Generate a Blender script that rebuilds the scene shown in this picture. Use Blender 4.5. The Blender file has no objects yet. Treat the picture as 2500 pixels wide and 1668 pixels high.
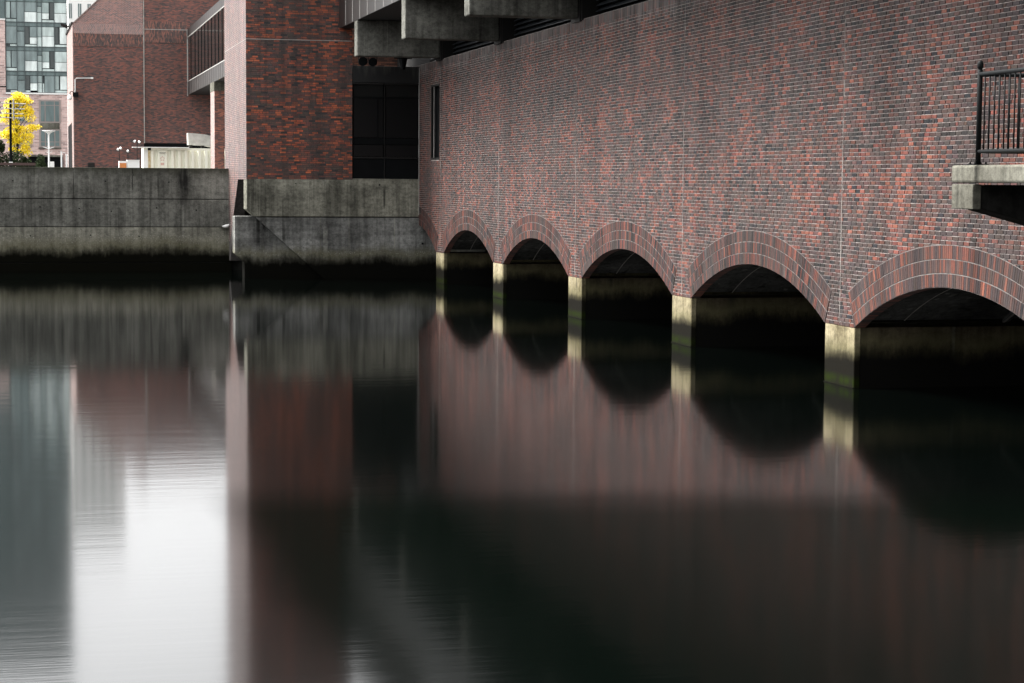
import bpy, math, random
import numpy as np
from mathutils import Matrix, Vector, noise
random.seed(7); np.random.seed(7)
sc = bpy.context.scene
R = math.radians
# ------------------------------------------------------------------ camera, sky, sun, exposure
cd = bpy.data.cameras.new("camera"); cam = bpy.data.objects.new("camera", cd)
sc.collection.objects.link(cam)
cd.sensor_width = 36; cd.lens = 72; cd.clip_start = .1; cd.clip_end = 3000
YAW = math.atan(1190 / 5000)
cam.matrix_world = (Matrix.Translation((0, 0, 3.43)) @ Matrix.Rotation(-YAW, 4, 'Z')
                    @ Matrix.Rotation(math.pi / 2 - R(4.5), 4, 'X') @ Matrix.Rotation(.0065, 4, 'Z'))
sc.camera = cam
SUN_EL, SUN_AZ = 52, -58            # azimuth clockwise from +Y; the bright part of the cloud is to the left
w = bpy.data.worlds.new("World"); sc.world = w; w.use_nodes = True
nt = w.node_tree; nt.nodes.clear()
wo = nt.nodes.new('ShaderNodeOutputWorld'); bg = nt.nodes.new('ShaderNodeBackground')
sky = nt.nodes.new('ShaderNodeTexSky'); sky.sky_type = 'NISHITA'; sky.sun_disc = False
sky.sun_elevation = R(SUN_EL); sky.sun_rotation = R(SUN_AZ % 360)
sky.air_density = 1.0; sky.dust_density = 4.0; sky.ozone_density = 1.0
hs = nt.nodes.new('ShaderNodeHueSaturation'); hs.inputs['Saturation'].default_value = .04
nt.links.new(sky.outputs[0], hs.inputs['Color']); nt.links.new(hs.outputs[0], bg.inputs[0])
nt.links.new(bg.outputs[0], wo.inputs[0]); bg.inputs[1].default_value = .15
ld = bpy.data.lights.new("sun", 'SUN'); sun = bpy.data.objects.new("sun", ld); sc.collection.objects.link(sun)
ld.energy = 2.6; ld.angle = R(20); ld.color = (1, .955, .9)
sdir = Vector((math.cos(R(SUN_EL)) * math.sin(R(SUN_AZ)), math.cos(R(SUN_EL)) * math.cos(R(SUN_AZ)), math.sin(R(SUN_EL))))
sun.rotation_euler = sdir.to_track_quat('Z', 'Y').to_euler(); sun.location = (-40, 20, 60)
sc.view_settings.view_transform = 'Standard'; sc.view_settings.look = 'None'
sc.view_settings.exposure = 1.9; sc.view_settings.gamma = 1; sc.view_settings.use_curve_mapping = False

# ------------------------------------------------------------------ helpers
COL = sc.collection
def tag(o, label=None, cat=None, group=None, kind=None):
    if label: o['label'] = label
    if cat: o['category'] = cat
    if group: o['group'] = group
    if kind: o['kind'] = kind
    return o
def thing(name, label, cat, loc=(0, 0, 0), group=None):
    o = bpy.data.objects.new(name, None); COL.objects.link(o); o.location = loc
    o.empty_display_size = .3
    return tag(o, label, cat, group)
def adopt(o, parent):
    if parent is not None:
        o.parent = parent
        p, m = parent, Matrix.Identity(4)
        off = Vector((0, 0, 0))
        while p is not None:
            off += p.location; p = p.parent
        # every parent here is unrotated; meshes are written in world coordinates
        o.matrix_parent_inverse = Matrix.Translation(-off)
        if parent.type == 'MESH':
            o.matrix_parent_inverse = Matrix.Identity(4)
def link(name, me, mats, parent=None, kind=None):
    if not isinstance(mats, (list, tuple)): mats = [mats]
    if len(me.materials) == 0:
        for m in mats: me.materials.append(m)
    o = bpy.data.objects.new(name, me); COL.objects.link(o); adopt(o, parent)
    if kind: o['kind'] = kind
    return o
class MB:
    def __init__(s): s.v = []; s.f = []; s.mi = []
    def add(s, vs, fs, mi=0):
        n = len(s.v); s.v += [tuple(p) for p in vs]; s.f += [tuple(n + i for i in f) for f in fs]; s.mi += [mi] * len(fs)
    def box(s, x0, x1, y0, y1, z0, z1, mi=0):
        s.add([(x0,y0,z0),(x1,y0,z0),(x1,y1,z0),(x0,y1,z0),(x0,y0,z1),(x1,y0,z1),(x1,y1,z1),(x0,y1,z1)],
              [(0,3,2,1),(4,5,6,7),(0,1,5,4),(1,2,6,5),(2,3,7,6),(3,0,4,7)], mi); return s
    def prismY(s, poly, y0, y1, mi=0):      # poly in XZ
        n = len(poly)
        s.add([(x, y0, z) for x, z in poly] + [(x, y1, z) for x, z in poly],
              [tuple(range(n)), tuple(range(2*n-1, n-1, -1))] + [(i, i+n, (i+1) % n + n, (i+1) % n) for i in range(n)], mi); return s
    def prismX(s, poly, x0, x1, mi=0):      # poly in YZ
        n = len(poly)
        s.add([(x0, y, z) for y, z in poly] + [(x1, y, z) for y, z in poly],
              [tuple(range(n)), tuple(range(2*n-1, n-1, -1))] + [(i, i+n, (i+1) % n + n, (i+1) % n) for i in range(n)], mi); return s
    def tube(s, pts, r, n=10, mi=0, r2=None):
        pts = [Vector(p) for p in pts]; rings = []
        for i, p in enumerate(pts):
            d = (pts[min(i+1, len(pts)-1)] - pts[max(i-1, 0)]).normalized()
            a = d.orthogonal().normalized() if abs(d.z) < .99 else Vector((1, 0, 0)); b = d.cross(a)
            rr = r if r2 is None else r + (r2 - r) * i / max(1, len(pts)-1)
            rings.append([p + (a*math.cos(2*math.pi*k/n) + b*math.sin(2*math.pi*k/n))*rr for k in range(n)])
        base = []
        for q in rings: base += q
        fs = [(i*n+k, i*n+(k+1) % n, (i+1)*n+(k+1) % n, (i+1)*n+k) for i in range(len(pts)-1) for k in range(n)]
        fs += [tuple(range(n-1, -1, -1)), tuple((len(pts)-1)*n+k for k in range(n))]
        s.add(base, fs, mi); return s
    def lathe(s, c, prof, n=14, mi=0):      # prof: (r, z) about a vertical axis through c
        vs = [(c[0]+r*math.cos(2*math.pi*k/n), c[1]+r*math.sin(2*math.pi*k/n), c[2]+z) for r, z in prof for k in range(n)]
        fs = [(i*n+k, i*n+(k+1) % n, (i+1)*n+(k+1) % n, (i+1)*n+k) for i in range(len(prof)-1) for k in range(n)]
        fs += [tuple(range(n-1, -1, -1)), tuple((len(prof)-1)*n+k for k in range(n))]
        s.add(vs, fs, mi); return s
    def build(s, name, mats, parent=None, kind=None, bevel=0, smooth=False):
        me = bpy.data.meshes.new(name); me.from_pydata(s.v, [], s.f)
        if not isinstance(mats, (list, tuple)): mats = [mats]
        for m in mats: me.materials.append(m)
        if any(s.mi): me.polygons.foreach_set('material_index', s.mi)
        if smooth: me.polygons.foreach_set('use_smooth', [True]*len(s.f))
        me.update()
        o = link(name, me, mats, parent, kind)
        if bevel:
            b = o.modifiers.new('bevel', 'BEVEL'); b.width = bevel; b.segments = 2; b.limit_method = 'ANGLE'
        return o
def box(name, mat, parent, *a, bevel=0, kind=None): return MB().box(*a).build(name, mat, parent, kind, bevel)

# ------------------------------------------------------------------ materials
class N:
    def __init__(s, name):
        s.m = bpy.data.materials.new(name); s.m.use_nodes = True; s.t = s.m.node_tree
        s.b = s.t.nodes['Principled BSDF']; s.geo = None
    def n(s, typ, **k):
        x = s.t.nodes.new(typ)
        for a, v in k.items(): setattr(x, a, v)
        return x
    def l(s, a, b): s.t.links.new(a, b)
    def pos(s):
        if s.geo is None: s.geo = s.n('ShaderNodeNewGeometry')
        return s.geo.outputs['Position']
    def map(s, scale, loc=(0, 0, 0), src=None):
        m = s.n('ShaderNodeMapping'); m.inputs['Scale'].default_value = scale; m.inputs['Location'].default_value = loc
        s.l(src or s.pos(), m.inputs['Vector']); return m.outputs[0]
    def noise(s, scale, sc_=1.0, detail=5, rough=.6, loc=(0, 0, 0), src=None):
        x = s.n('ShaderNodeTexNoise'); x.inputs['Scale'].default_value = sc_; x.inputs['Detail'].default_value = detail
        x.inputs['Roughness'].default_value = rough; s.l(s.map(scale, loc, src), x.inputs['Vector']); return x.outputs['Fac']
    def ramp(s, fac, stops, interp='LINEAR'):
        r = s.n('ShaderNodeValToRGB'); r.color_ramp.interpolation = interp; e = r.color_ramp.elements
        while len(e) < len(stops): e.new(.5)
        for i, (p, c) in enumerate(stops):
            e[i].position = p
            if not isinstance(c, (tuple, list)): c = (c, c, c)
            e[i].color = (*c[:3], 1)
        s.l(fac, r.inputs['Fac']); return r.outputs['Color']
    def mix(s, fac, a, b, mode='MIX'):
        m = s.n('ShaderNodeMix', data_type='RGBA', blend_type=mode)
        for sock, v in ((m.inputs[0], fac), (m.inputs[6], a), (m.inputs[7], b)):
            if hasattr(v, 'is_linked'): s.l(v, sock)
            elif isinstance(v, (int, float)) and sock.type == 'VALUE': sock.default_value = v
            else: sock.default_value = (*v[:3], 1) if isinstance(v, (tuple, list)) else (v, v, v, 1)
        return m.outputs[2]
    def math(s, op, a, b=0, clamp=False):
        m = s.n('ShaderNodeMath', operation=op); m.use_clamp = clamp
        for sock, v in ((m.inputs[0], a), (m.inputs[1], b)):
            if hasattr(v, 'is_linked'): s.l(v, sock)
            else: sock.default_value = v
        return m.outputs[0]
    def sep(s, src=None):
        x = s.n('ShaderNodeSeparateXYZ'); s.l(src or s.pos(), x.inputs[0]); return x.outputs
    def comb(s, x, y, z):
        c = s.n('ShaderNodeCombineXYZ')
        for k, v in zip(c.inputs, (x, y, z)):
            if hasattr(v, 'is_linked'): s.l(v, k)
            else: k.default_value = v
        return c.outputs[0]
    def bump(s, h, strength=.3, dist=.01):
        b = s.n('ShaderNodeBump'); b.inputs['Strength'].default_value = strength; b.inputs['Distance'].default_value = dist
        s.l(h, b.inputs['Height']); s.l(b.outputs[0], s.b.inputs['Normal'])
    def col(s, c):
        if hasattr(c, 'is_linked'): s.l(c, s.b.inputs['Base Color'])
        else: s.b.inputs['Base Color'].default_value = (*c, 1)
    def rough(s, r):
        if hasattr(r, 'is_linked'): s.l(r, s.b.inputs['Roughness'])
        else: s.b.inputs['Roughness'].default_value = r

def plain(name, c, rough=.5, metal=0, var=.15, spec=.5):
    n = N(name); x = n.noise((3, 3, 3), 1, 6)
    n.col(n.mix(1.0, c, n.ramp(x, [(.3, 1 - var), (.7, 1 + var*.5 if 1 + var*.5 <= 1 else 1)]), 'MULTIPLY'))
    n.rough(rough); n.b.inputs['Metallic'].default_value = metal; n.b.inputs['Specular IOR Level'].default_value = spec
    return n.m

def brick_attr(name, rough=.62, efflo=None, spec=.5):
    """colour per brick comes from the mesh attribute; the nodes add grain, flashing and salt streaks"""
    n = N(name); a = n.n('ShaderNodeAttribute'); a.attribute_name = 'bc'
    g = n.noise((38, 38, 60), 1, 4, .7)
    c = n.mix(1.0, a.outputs['Color'], n.ramp(g, [(.25, .62), (.55, 1.0)]), 'MULTIPLY')
    g2 = n.noise((14, 14, 20), 1, 3, .6, (5, 2, 1))
    c = n.mix(n.math('MULTIPLY', n.ramp(g2, [(.52, 0.0), (.72, 1.0)]), .55), c, (.05, .042, .042))
    big = n.noise((.35, .35, .22), 1, 4, .55, (3, 1, 8))
    c = n.mix(1.0, c, n.ramp(big, [(.3, .72), (.65, 1.0)]), 'MULTIPLY')
    if efflo:
        z = n.sep()[2]; z0, z1 = efflo
        up = n.math('DIVIDE', n.math('SUBTRACT', z, z0), z1 - z0, True)
        st = n.noise((3.3, 3.3, .35), 2.2, 5, .7, (0, 0, 3))
        m = n.ramp(n.math('ADD', n.math('MULTIPLY', up, .72), n.math('SUBTRACT', st, .5)), [(.36, 0.0), (.6, 1.0)])
        c = n.mix(n.math('MULTIPLY', m, .6), c, (.16, .15, .145))
        fine = n.noise((2.6, 2.6, .16), 1.4, 3, .6, (7, 9, 2))
        c = n.mix(n.math('MULTIPLY', n.ramp(fine, [(.66, 0.0), (.76, 1.0)]), .28), c, (.17, .155, .15))
    run = n.noise((2.4, 2.4, .07), 1, 5, .65, (8, 1, 6))
    c = n.mix(1.0, c, n.ramp(run, [(.38, .58), (.55, 1.0)]), 'MULTIPLY')
    pat = n.noise((.9, .9, .6), 1, 5, .65, (1, 5, 2))
    c = n.mix(n.math('MULTIPLY', n.ramp(pat, [(.5, 0.0), (.68, 1.0)]), .62), c, (.036, .030, .028))
    bl = n.noise((1.5, 1.5, .5), 1, 5, .7, (12, 5, 2))
    c = n.mix(n.math('MULTIPLY', n.ramp(bl, [(.6, 0.0), (.74, 1.0)]), .12), c, (.20, .175, .165))
    n.col(c); n.rough(rough); n.b.inputs['Specular IOR Level'].default_value = spec
    n.bump(g, .35, .004); return n.m

def mortar(name, c, dark, efflo=False):
    n = N(name); g = n.noise((9, 9, 9), 1, 6, .7)
    col = n.mix(n.ramp(g, [(.35, 0.0), (.6, 1.0)]), dark, c); n.col(col); n.rough(.9); n.bump(g, .5, .006); return n.m

def brick_proc(name, axis, stops, mort, vertical=False, bw=.213, bh=.0677, ms=.10, rough=.7):
    """brickwork too far off to part the bricks"""
    n = N(name); o = n.sep(); u = o[0] if axis == 'x' else o[1]; v = o[2]
    if vertical: u, v = v, u
    t = n.n('ShaderNodeTexBrick'); t.offset = .5
    n.l(n.comb(u, v, 0), t.inputs['Vector'])
    t.inputs['Color1'].default_value = (0, 0, 0, 1); t.inputs['Color2'].default_value = (1, 1, 1, 1)
    t.inputs['Scale'].default_value = 1; t.inputs['Brick Width'].default_value = bw; t.inputs['Row Height'].default_value = bh
    t.inputs['Mortar Size'].default_value = bh*ms; t.inputs['Mortar Smooth'].default_value = .1
    cl = n.noise((.8, .8, 5.0), 1, 4, .65)
    f = n.math('ADD', n.math('MULTIPLY', t.outputs['Color'], .85), n.math('MULTIPLY', n.math('SUBTRACT', cl, .42), .9), True)
    c = n.ramp(f, stops); st = n.noise((.6, .6, .12), 1, 4)
    c = n.mix(1.0, c, n.ramp(st, [(.3, .7), (.62, 1.0)]), 'MULTIPLY')
    c = n.mix(t.outputs['Fac'], c, mort); n.col(c); n.rough(rough); n.bump(n.math('SUBTRACT', 1, t.outputs['Fac']), .3, .006)
    return n.m

def concrete(name, light, dark, streak=.6, tide=None, tide_soft=.25, wet=(.003, .003, .0022), algae=None, barn=None,
             moss_top=None, rough=.8, pits=.5, scale=1.0, hband=None):
    n = N(name); z = n.sep()[2]
    blot = n.noise((.7*scale, .7*scale, .5*scale), 1, 6, .62)
    st = n.noise((2.6*scale, 2.6*scale, .10), 1, 6, .68, (3, 4, 0))
    st2 = n.noise((7, 7, .16), 1, 6, .75, (9, 4, 2))
    streak *= .62
    f = n.math('ADD', n.math('MULTIPLY', blot, 1 - streak), n.math('MULTIPLY', st, streak))
    c = n.mix(n.ramp(f, [(.37, 0.0), (.61, 1.0)]), dark, light)
    c = n.mix(1.0, c, n.ramp(st2, [(.32, .66), (.52, 1.0)]), 'MULTIPLY')
    big = n.noise((.22, .22, .75), 1, 5, .6, (6, 6, 1))
    c = n.mix(1.0, c, n.ramp(big, [(.36, .62), (.6, 1.0)]), 'MULTIPLY')
    run = n.noise((3.4, 3.4, .09), 1, 2, .5, (20, 4, 7)); runm = n.noise((.5, .5, .9), 1, 3, .6, (4, 8, 7))
    dr = n.math('MULTIPLY', n.ramp(run, [(.62, 0.0), (.70, 1.0)]), n.ramp(runm, [(.42, 0.0), (.58, 1.0)]))
    c = n.mix(n.math('MULTIPLY', dr, .8), c, (.018, .018, .016))
    lr = n.math('MULTIPLY', n.ramp(run, [(.30, 1.0), (.36, 0.0)]), n.ramp(runm, [(.45, 1.0), (.6, 0.0)]))
    c = n.mix(n.math('MULTIPLY', lr, .45), c, (.36, .36, .32))
    pit = n.noise((30, 30, 30), 1, 4, .75)
    c = n.mix(n.math('MULTIPLY', n.ramp(pit, [(.62, 0.0), (.7, 1.0)]), pits), c, (.02, .02, .018))
    g = n.noise((7, 7, 9), 1, 8, .82, (1, 7, 3))
    c = n.mix(1.0, c, n.ramp(g, [(.38, .5), (.58, 1.0)]), 'MULTIPLY')
    if hband:
        hb = n.noise((.25, .25, 5.5), 1, 3, .5, (2, 2, 2))
        c = n.mix(1.0, c, n.ramp(hb, [(.35, 1 - hband), (.6, 1.0)]), 'MULTIPLY')
    if moss_top is not None:
        e = n.math('DIVIDE', n.math('SUBTRACT', z, moss_top - .45), .45)
        m = n.ramp(n.math('ADD', e, n.math('MULTIPLY', n.math('SUBTRACT', st, .5), 2.2)), [(.25, 0.0), (1.0, 1.0)])
        c = n.mix(n.math('MULTIPLY', m, .8), c, (.022, .023, .014))
    if barn:
        z0, z1 = barn; mid = (z0 + z1)/2
        inb = n.math('SUBTRACT', 1, n.math('DIVIDE', n.math('ABSOLUTE', n.math('SUBTRACT', z, mid)), (z1 - z0)/2), True)
        sp = n.noise((24, 24, 24), 1, 2, .5, (4, 4, 4)); k = n.math('MULTIPLY', n.ramp(sp, [(.6, 0.0), (.68, 1.0)]), inb)
        c = n.mix(k, c, (.5, .5, .44))
        c = n.mix(n.math('MULTIPLY', inb, .35), c, (.20, .19, .15))
    r = rough
    if tide is not None:
        wob = n.noise((1.0, 1.0, .4), 1, 8, .8, (2, 0, 5))
        t = n.math('DIVIDE', n.math('SUBTRACT', n.math('ADD', tide, n.math('MULTIPLY', n.math('SUBTRACT', wob, .5), tide_soft*3.0)), z), tide_soft)
        k = n.ramp(t, [(0, 0.0), (.55, .75), (1, 1.0)])
        pre = n.ramp(n.math('ADD', t, 1.0), [(.0, 0.0), (.9, 1.0)])
        c = n.mix(n.math('MULTIPLY', pre, .55), c, (.075, .07, .035))
        c = n.mix(k, c, wet)
        r = rough
    if algae:
        z0, z1, ac = algae
        ab = n.math('SUBTRACT', 1, n.math('DIVIDE', n.math('ABSOLUTE', n.math('SUBTRACT', z, (z0+z1)/2)), (z1-z0)/2), True)
        an = n.noise((6, 6, 3), 1, 4); ab = n.math('MULTIPLY', ab, n.ramp(an, [(.3, .1), (.6, 1.0)]))
        c = n.mix(ab, c, ac)
    n.col(c); n.rough(r); n.b.inputs['Specular IOR Level'].default_value = .03
    n.bump(n.math('ADD', g, n.math('MULTIPLY', pit, -.6)), .35, .012); return n.m

M = {}
M['brick_wall'] = brick_attr('weathered_brick', .72, (6.3, 7.5), .16)
M['brick_side'] = brick_attr('skylit_side_brick', .5, None, .8)
M['brick_tower'] = brick_attr('flashed_brick', .6, None, .5)
M['mortar_pale'] = mortar('pale_mortar', (.30, .262, .245), (.11, .097, .09))
M['mortar_ring'] = mortar('ring_mortar', (.13, .115, .108), (.05, .045, .042))
M['mortar_dark'] = mortar('dark_mortar', (.075, .066, .062), (.025, .022, .022))
FAR = [(0.0, (.038, .03, .03)), (.3, (.098, .052, .046)), (.55, (.16, .066, .053)), (.8, (.235, .076, .053)), (1, (.29, .10, .07))]
M['far_brick_x'] = brick_proc('far_brick_facing_the_water', 'x', FAR, (.06, .05, .048))
M['far_brick_y'] = brick_proc('far_brick_side', 'y', [(0, (.13, .09, .085)), (.5, (.22, .14, .13)), (1, (.36, .2, .17))], (.34, .3, .28))
M['far_soldier'] = brick_proc('far_soldier_brick', 'x', [(0, (.04, .033, .033)), (.5, (.12, .06, .05)), (1, (.33, .12, .08))], (.05, .045, .045), True)
M['far_white_joint'] = brick_proc('far_brick_white_joint', 'x', [(0, (.06, .045, .045)), (.5, (.2, .075, .06)), (1, (.36, .14, .1))], (.34, .29, .28), ms=.15)
M['far_soldier_white'] = brick_proc('far_soldier_white_joint', 'x', [(0, (.08, .06, .06)), (.5, (.22, .1, .09)), (1, (.32, .14, .11))], (.4, .35, .33), True, ms=.13)
M['brick_column'] = brick_proc('column_brick', 'x', [(0, (.06, .045, .042)), (.4, (.16, .065, .05)), (1, (.42, .14, .08))], (.06, .05, .048))
M['pink_brick'] = brick_proc('pale_pink_brick', 'x', [(0, (.34, .23, .215)), (.4, (.62, .43, .39)), (1, (.80, .58, .53))], (.66, .58, .55), bw=.6, bh=.2, ms=.08)
M['soffit_brick'] = brick_proc('soffit_brick', 'y', FAR, (.05, .045, .04), True)
M['conc_quay'] = concrete('quay_concrete', (.27, .27, .24), (.026, .026, .024), .8, tide=.93, tide_soft=.36, wet=(.003, .003, .0018), moss_top=3.83)
M['conc_quay_low'] = concrete('quay_tidal_concrete', (.42, .41, .34), (.07, .07, .06), .7, tide=.93, tide_soft=.36, wet=(.003, .003, .0018), barn=(.85, 1.45))
M['conc_base'] = concrete('base_concrete', (.46, .45, .37), (.075, .073, .06), .7, tide=.80, tide_soft=.34, wet=(.003, .003, .0018))
M['conc_base_low'] = concrete('base_tidal_concrete', (.38, .38, .36), (.07, .07, .067), .6, tide=.80, tide_soft=.34, wet=(.003, .003, .0022), barn=(.7, 1.0), hband=.3)
M['conc_pier'] = concrete('pier_concrete', (.52, .455, .30), (.12, .10, .055), .5, tide=.62, tide_soft=.20, wet=(.006, .0055, .004), algae=(-.02, .22, (.010, .017, .0015)), pits=.7)
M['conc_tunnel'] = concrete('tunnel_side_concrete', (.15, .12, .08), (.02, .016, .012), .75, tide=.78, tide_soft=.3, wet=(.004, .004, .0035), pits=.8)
M['conc_vault'] = concrete('vault_concrete', (.15, .15, .145), (.06, .06, .058), .3, rough=.85)
M['conc_beam'] = concrete('beam_concrete', (.23, .23, .205), (.07, .07, .062), .55, rough=.85, pits=.3)
M['conc_deck'] = concrete('deck_concrete', (.25, .245, .205), (.11, .105, .085), .5, rough=.85, pits=.8)
M['conc_bracket'] = concrete('shaded_bracket_concrete', (.05, .048, .045), (.015, .015, .014), .4, rough=.85)  # bracket darkened: the slab's shade is put into its colour
M['joint'] = plain('joint_sealant', (.42, .39, .36), .7, var=.5)
M['cladding'] = plain('brown_grey_cladding', (.018, .0163, .0157), .42, .25, .2)
M['trim'] = plain('pale_metal_trim', (.48, .47, .45), .4, .4)
M['soffit'] = plain('dark_soffit', (.016, .016, .016), .8)
M['black_panel'] = plain('black_panel', (.005, .0055, .006), .75, 0, .3, .06)
M['black_metal'] = plain('black_painted_metal', (.0025, .0035, .004), .6, 0, .3, .1)
M['dark_steel'] = plain('dark_steel', (.014, .013, .0125), .65, 0, .2, .2)
M['white_metal'] = plain('white_painted_metal', (.85, .85, .83), .4)
M['galv'] = plain('galvanised_sheet', (.5, .5, .47), .42, .35, .35)
M['louver'] = plain('louver_metal', (.02, .024, .03), .5)
def stained_black():
    n = N('stained_black_panel'); z = n.sep()[2]
    st = n.noise((5, 5, .5), 1.6, 5, .7); up = n.math('DIVIDE', n.math('SUBTRACT', z, 6.6), .75, True)
    k = n.ramp(n.math('ADD', n.math('MULTIPLY', up, .35), n.math('SUBTRACT', st, .3)), [(.42, 0.0), (.62, 1.0)])
    n.col(n.mix(n.math('MULTIPLY', k, .5), (.006, .0065, .007), (.07, .07, .06))); n.rough(.5); return n.m
M['stained'] = stained_black()
def glass(name, c, rough=.04):
    n = N(name); n.col(c); n.rough(rough); n.b.inputs['Specular IOR Level'].default_value = .6
    n.b.inputs['Coat Weight'].default_value = .3; return n.m
M['black_glass'] = plain('black_glass', (.003, .0035, .004), .3, 0, .1, .25)
M['dark_glass'] = glass('dark_tinted_glass', (.008, .009, .009), .1)
M['dark_glass'].node_tree.nodes['Principled BSDF'].inputs['Coat Weight'].default_value = 0
M['dark_glass'].node_tree.nodes['Principled BSDF'].inputs['Specular IOR Level'].default_value = .3

def water_mat():
    n = N('dark_still_water'); n.col((.0006, .0011, .0009)); n.b.inputs['IOR'].default_value = 1.40
    y = n.sep()[1]
    near = n.math('SUBTRACT', 1, n.math('DIVIDE', n.math('SUBTRACT', y, 17), 30), True)
    n.rough(n.math('ADD', .045, n.math('MULTIPLY', near, .05)))
    a = n.noise((.25, 2.6, 1), 1, 4, .6); b = n.noise((1.6, 9, 1), 1, 3, .6, (3, 3, 0))
    n.bump(n.math('ADD', a, n.math('MULTIPLY', b, .35)), .04, .03)
    # dark diffuse paints dimmer reflections onto the nearer water; its edge crosses the basin
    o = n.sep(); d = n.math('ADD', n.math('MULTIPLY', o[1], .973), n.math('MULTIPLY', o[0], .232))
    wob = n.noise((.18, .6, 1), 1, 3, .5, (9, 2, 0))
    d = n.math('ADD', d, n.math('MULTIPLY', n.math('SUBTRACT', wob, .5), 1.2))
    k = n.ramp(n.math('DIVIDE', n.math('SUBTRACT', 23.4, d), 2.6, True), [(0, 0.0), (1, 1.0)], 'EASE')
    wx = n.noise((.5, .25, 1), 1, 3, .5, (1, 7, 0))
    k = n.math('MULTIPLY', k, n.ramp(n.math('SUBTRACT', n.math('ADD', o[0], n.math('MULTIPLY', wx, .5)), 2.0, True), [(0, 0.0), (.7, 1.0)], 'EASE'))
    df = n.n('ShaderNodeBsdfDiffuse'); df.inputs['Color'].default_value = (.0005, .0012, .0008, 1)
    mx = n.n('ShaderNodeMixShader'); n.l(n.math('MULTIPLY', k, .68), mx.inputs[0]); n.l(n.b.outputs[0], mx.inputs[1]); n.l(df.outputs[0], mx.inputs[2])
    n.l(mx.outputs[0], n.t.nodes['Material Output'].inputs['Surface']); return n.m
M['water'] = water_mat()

# ------------------------------------------------------------------ setting
def sheet(name, mat, x0, x1, y0, y1, z, kind='structure'):
    return MB().box(x0, x1, y0, y1, z - .5, z).build(name, mat, None, kind)
o = MB().add([(-600, -60, 0), (600, -60, 0), (600, 1200, 0), (-600, 1200, 0)], [(0, 1, 2, 3)])
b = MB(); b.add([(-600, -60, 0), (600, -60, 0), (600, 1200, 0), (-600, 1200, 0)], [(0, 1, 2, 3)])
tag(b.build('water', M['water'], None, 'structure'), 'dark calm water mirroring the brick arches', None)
gm = N('worn_tarmac'); g1 = gm.noise((1, 1, 1), 2, 8, .7); gm.col(gm.ramp(g1, [(.3, (.05, .05, .048)), (.7, (.11, .108, .1))])); gm.rough(.9)
b = MB().box(-500, 12.3, 77.45, 1100, -1.5, 2.64); b.box(12.3, 500, 79.6, 1100, -1.5, 2.639)
tag(b.build('ground', gm.m, None, 'structure'), 'tarmac yard behind the concrete quay wall')

# ------------------------------------------------------------------ brick builder
XW = 13.43
def hashf(*a):
    return random.random()
def palette(kind, u, z):
    """albedo of one brick; reds gather in patches"""
    cl = noise.noise(Vector((u*.45, z*.8, 9.7 if kind == 'tower' else 3.1))) + .5*noise.noise(Vector((u*1.7, z*2.4, 1.3)))
    if kind == 'tower': cl = cl*.6 + .9*noise.noise(Vector((u*1.1, z*6.5, 4.4)))
    x = random.random() + cl*(.30 if kind == 'tower' else .34)
    v = random.uniform(.78, 1.18)
    if kind != 'tower':
        if x > .90: c = (.235, .078, .055)
        elif x > .70: c = (.165, .056, .042)
        elif x > .46: c = (.108, .056, .049)
        elif x > .16: c = (.076, .049, .045)
        elif x > -.04: c = (.052, .040, .039)
        else: c = (.022, .019, .018)
        if random.random() < .05: c = (.02, .02, .024)
    else:
        if x > .80: c = (.36, .085, .036)
        elif x > .60: c = (.23, .060, .033)
        elif x > .36: c = (.125, .048, .036)
        elif x > .10: c = (.085, .046, .038)
        else: c = (.066, .043, .037)
        if random.random() < .06: c = (.024, .02, .02)
    if kind == 'side': c = tuple(a*.4 + b*.6 for a, b in zip(c, (.135, .088, .080)))  # left face made paler: its sky brightness is put into the colour
    return tuple(min(.7, k*v*{'wall': .84, 'side': 1.75, 'tower': 1.28}[kind]*random.uniform(.93, 1.07)) for k in c)
def brick_mesh_arrays(quads, proud, cham):
    """quads: (n,4,2) corners (u,v) ccw; returns verts (n,12,3) as (u,v,out)"""
    q = np.asarray(quads, float); n = len(q)
    nx = np.roll(q, -1, 1) - q; pv = np.roll(q, 1, 1) - q
    nx /= np.maximum(np.linalg.norm(nx, axis=2, keepdims=True), 1e-6); pv /= np.maximum(np.linalg.norm(pv, axis=2, keepdims=True), 1e-6)
    inner = q + cham*(nx + pv)
    p = np.asarray(proud, float)[:, None, None]
    A = np.concatenate([inner, np.broadcast_to(p, (n, 4, 1))], 2)
    B = np.concatenate([q, np.broadcast_to(p - cham, (n, 4, 1))], 2)
    Cc = np.concatenate([q, np.full((n, 4, 1), -.02)], 2)
    return np.concatenate([A, B, Cc], 1)
BF = [(0, 1, 2, 3)] + [(4+i, 4+(i+1) % 4, (i+1) % 4, i) for i in range(4)] + [(8+i, 8+(i+1) % 4, 4+(i+1) % 4, 4+i) for i in range(4)]
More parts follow.
